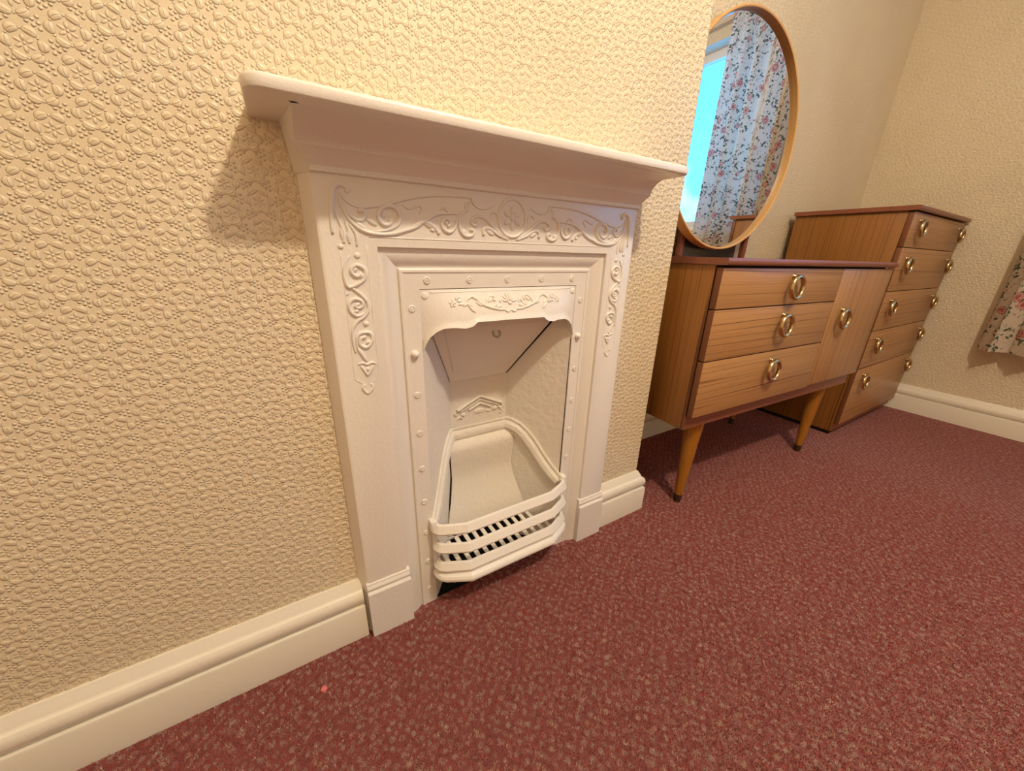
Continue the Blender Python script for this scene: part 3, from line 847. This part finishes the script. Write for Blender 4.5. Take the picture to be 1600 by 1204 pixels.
# ------------------------------------------------------------------ carpet pile where the camera is close enough to see it
import numpy as np
def pile():
    rng = np.random.default_rng(3)
    N = 1150000
    x = rng.uniform(-.95, 1.55, N); y = rng.uniform(-.98, .30, N)
    d = np.hypot(x - CC[0], y - CC[1])
    keep = rng.uniform(0, 1, N) < np.clip(1.30 - .62 * d, .0, 1)
    keep &= ~((y > -.026) & (x < XC + .026)) | ((np.abs(x) < .172) & (y < -.012) & (y > -.03))
    keep &= (x - CC[0]) * RM[2][0] + (y - CC[1]) * RM[2][1] + CC[2] * .342 > .05
    x = x[keep]; y = y[keep]; n = len(x)
    a = rng.uniform(0, 2 * np.pi, n); w = rng.uniform(.0004, .0010, n); h = rng.uniform(.0022, .0050, n)
    b = rng.uniform(0, 2 * np.pi, n); le = rng.uniform(0, .0032, n)
    co = np.zeros((n, 3, 3), np.float32)
    co[:, 0, 0] = x - np.cos(a) * w; co[:, 0, 1] = y - np.sin(a) * w
    co[:, 1, 0] = x + np.cos(a) * w; co[:, 1, 1] = y + np.sin(a) * w
    co[:, 2, 0] = x + np.cos(b) * le; co[:, 2, 1] = y + np.sin(b) * le; co[:, 2, 2] = h
    # woven pattern: beige flecks on a jittered diagonal grid over red
    c_, s_ = np.cos(.62), np.sin(.62)
    u = (x * c_ + y * s_) / PITCH + .45 * np.sin(y * 61 + 2 * np.sin(x * 37)); v = (y * c_ - x * s_) / PITCH + .45 * np.sin(x * 67 + 2 * np.sin(y * 31))
    iu, iv = np.floor(u), np.floor(v)
    def hsh(k): q = np.sin(iu * 127.1 + iv * 311.7 + k * 74.7) * 43758.5453; return q - np.floor(q)
    du = u - iu - .5 - (hsh(1) - .5) * .62; dv = v - iv - .5 - (hsh(2) - .5) * .62
    r = np.hypot(du * (.8 + .5 * hsh(3)), dv * (.8 + .5 * hsh(4)))
    fl = rng.uniform(0, 1, n) < np.clip((.375 - r) / .15, 0, 1) * (.35 + .65 * hsh(5))
    t = rng.uniform(0, 1, n)[:, None]
    red = np.array(CP[0]) * (1 - t) + np.array(CP[1]) * t
    bei = np.array(CP[2]) * (1 - t) + np.array(CP[3]) * t
    col = np.where(fl[:, None], bei, red)
    me = bpy.data.meshes.new('carpet_pile')
    me.vertices.add(3 * n); me.loops.add(3 * n); me.polygons.add(n)
    me.vertices.foreach_set('co', co.ravel())
    me.loops.foreach_set('vertex_index', np.arange(3 * n, dtype=np.int32))
    me.polygons.foreach_set('loop_start', np.arange(0, 3 * n, 3, dtype=np.int32))
    me.update(calc_edges=True); me.materials.append(M_pile)
    at = me.attributes.new('tuft', 'FLOAT_COLOR', 'FACE')
    at.data.foreach_set('color', np.c_[col, np.ones(n)].astype(np.float32).ravel())
    o = bpy.data.objects.new('carpet_pile', me); COL.objects.link(o); o.parent = floor; o['kind'] = 'stuff'
pile()

# ------------------------------------------------------------------ a bit of fluff on the carpet
def fluff(c, r):
    rg = random.Random(5); rings = []
    for i in range(1, 7):
        th = PI * i / 7
        rings.append([(c[0] + r * math.sin(th) * math.cos(2 * PI * j / 12) * rg.uniform(.75, 1.2), c[1] + r * math.sin(th) * math.sin(2 * PI * j / 12) * rg.uniform(.75, 1.2), c[2] + .7 * r * (1 - math.cos(th)) * rg.uniform(.85, 1.1)) for j in range(12)])
    return loft('fluff', rings, mat('pink_fluff', (.62, .17, .16), 1, .1), None, smooth=True)
tag(fluff((-.4248, -.0954, .0005), .0062), 'tiny ball of pink fluff lying on the red carpet near the skirting', 'fluff')
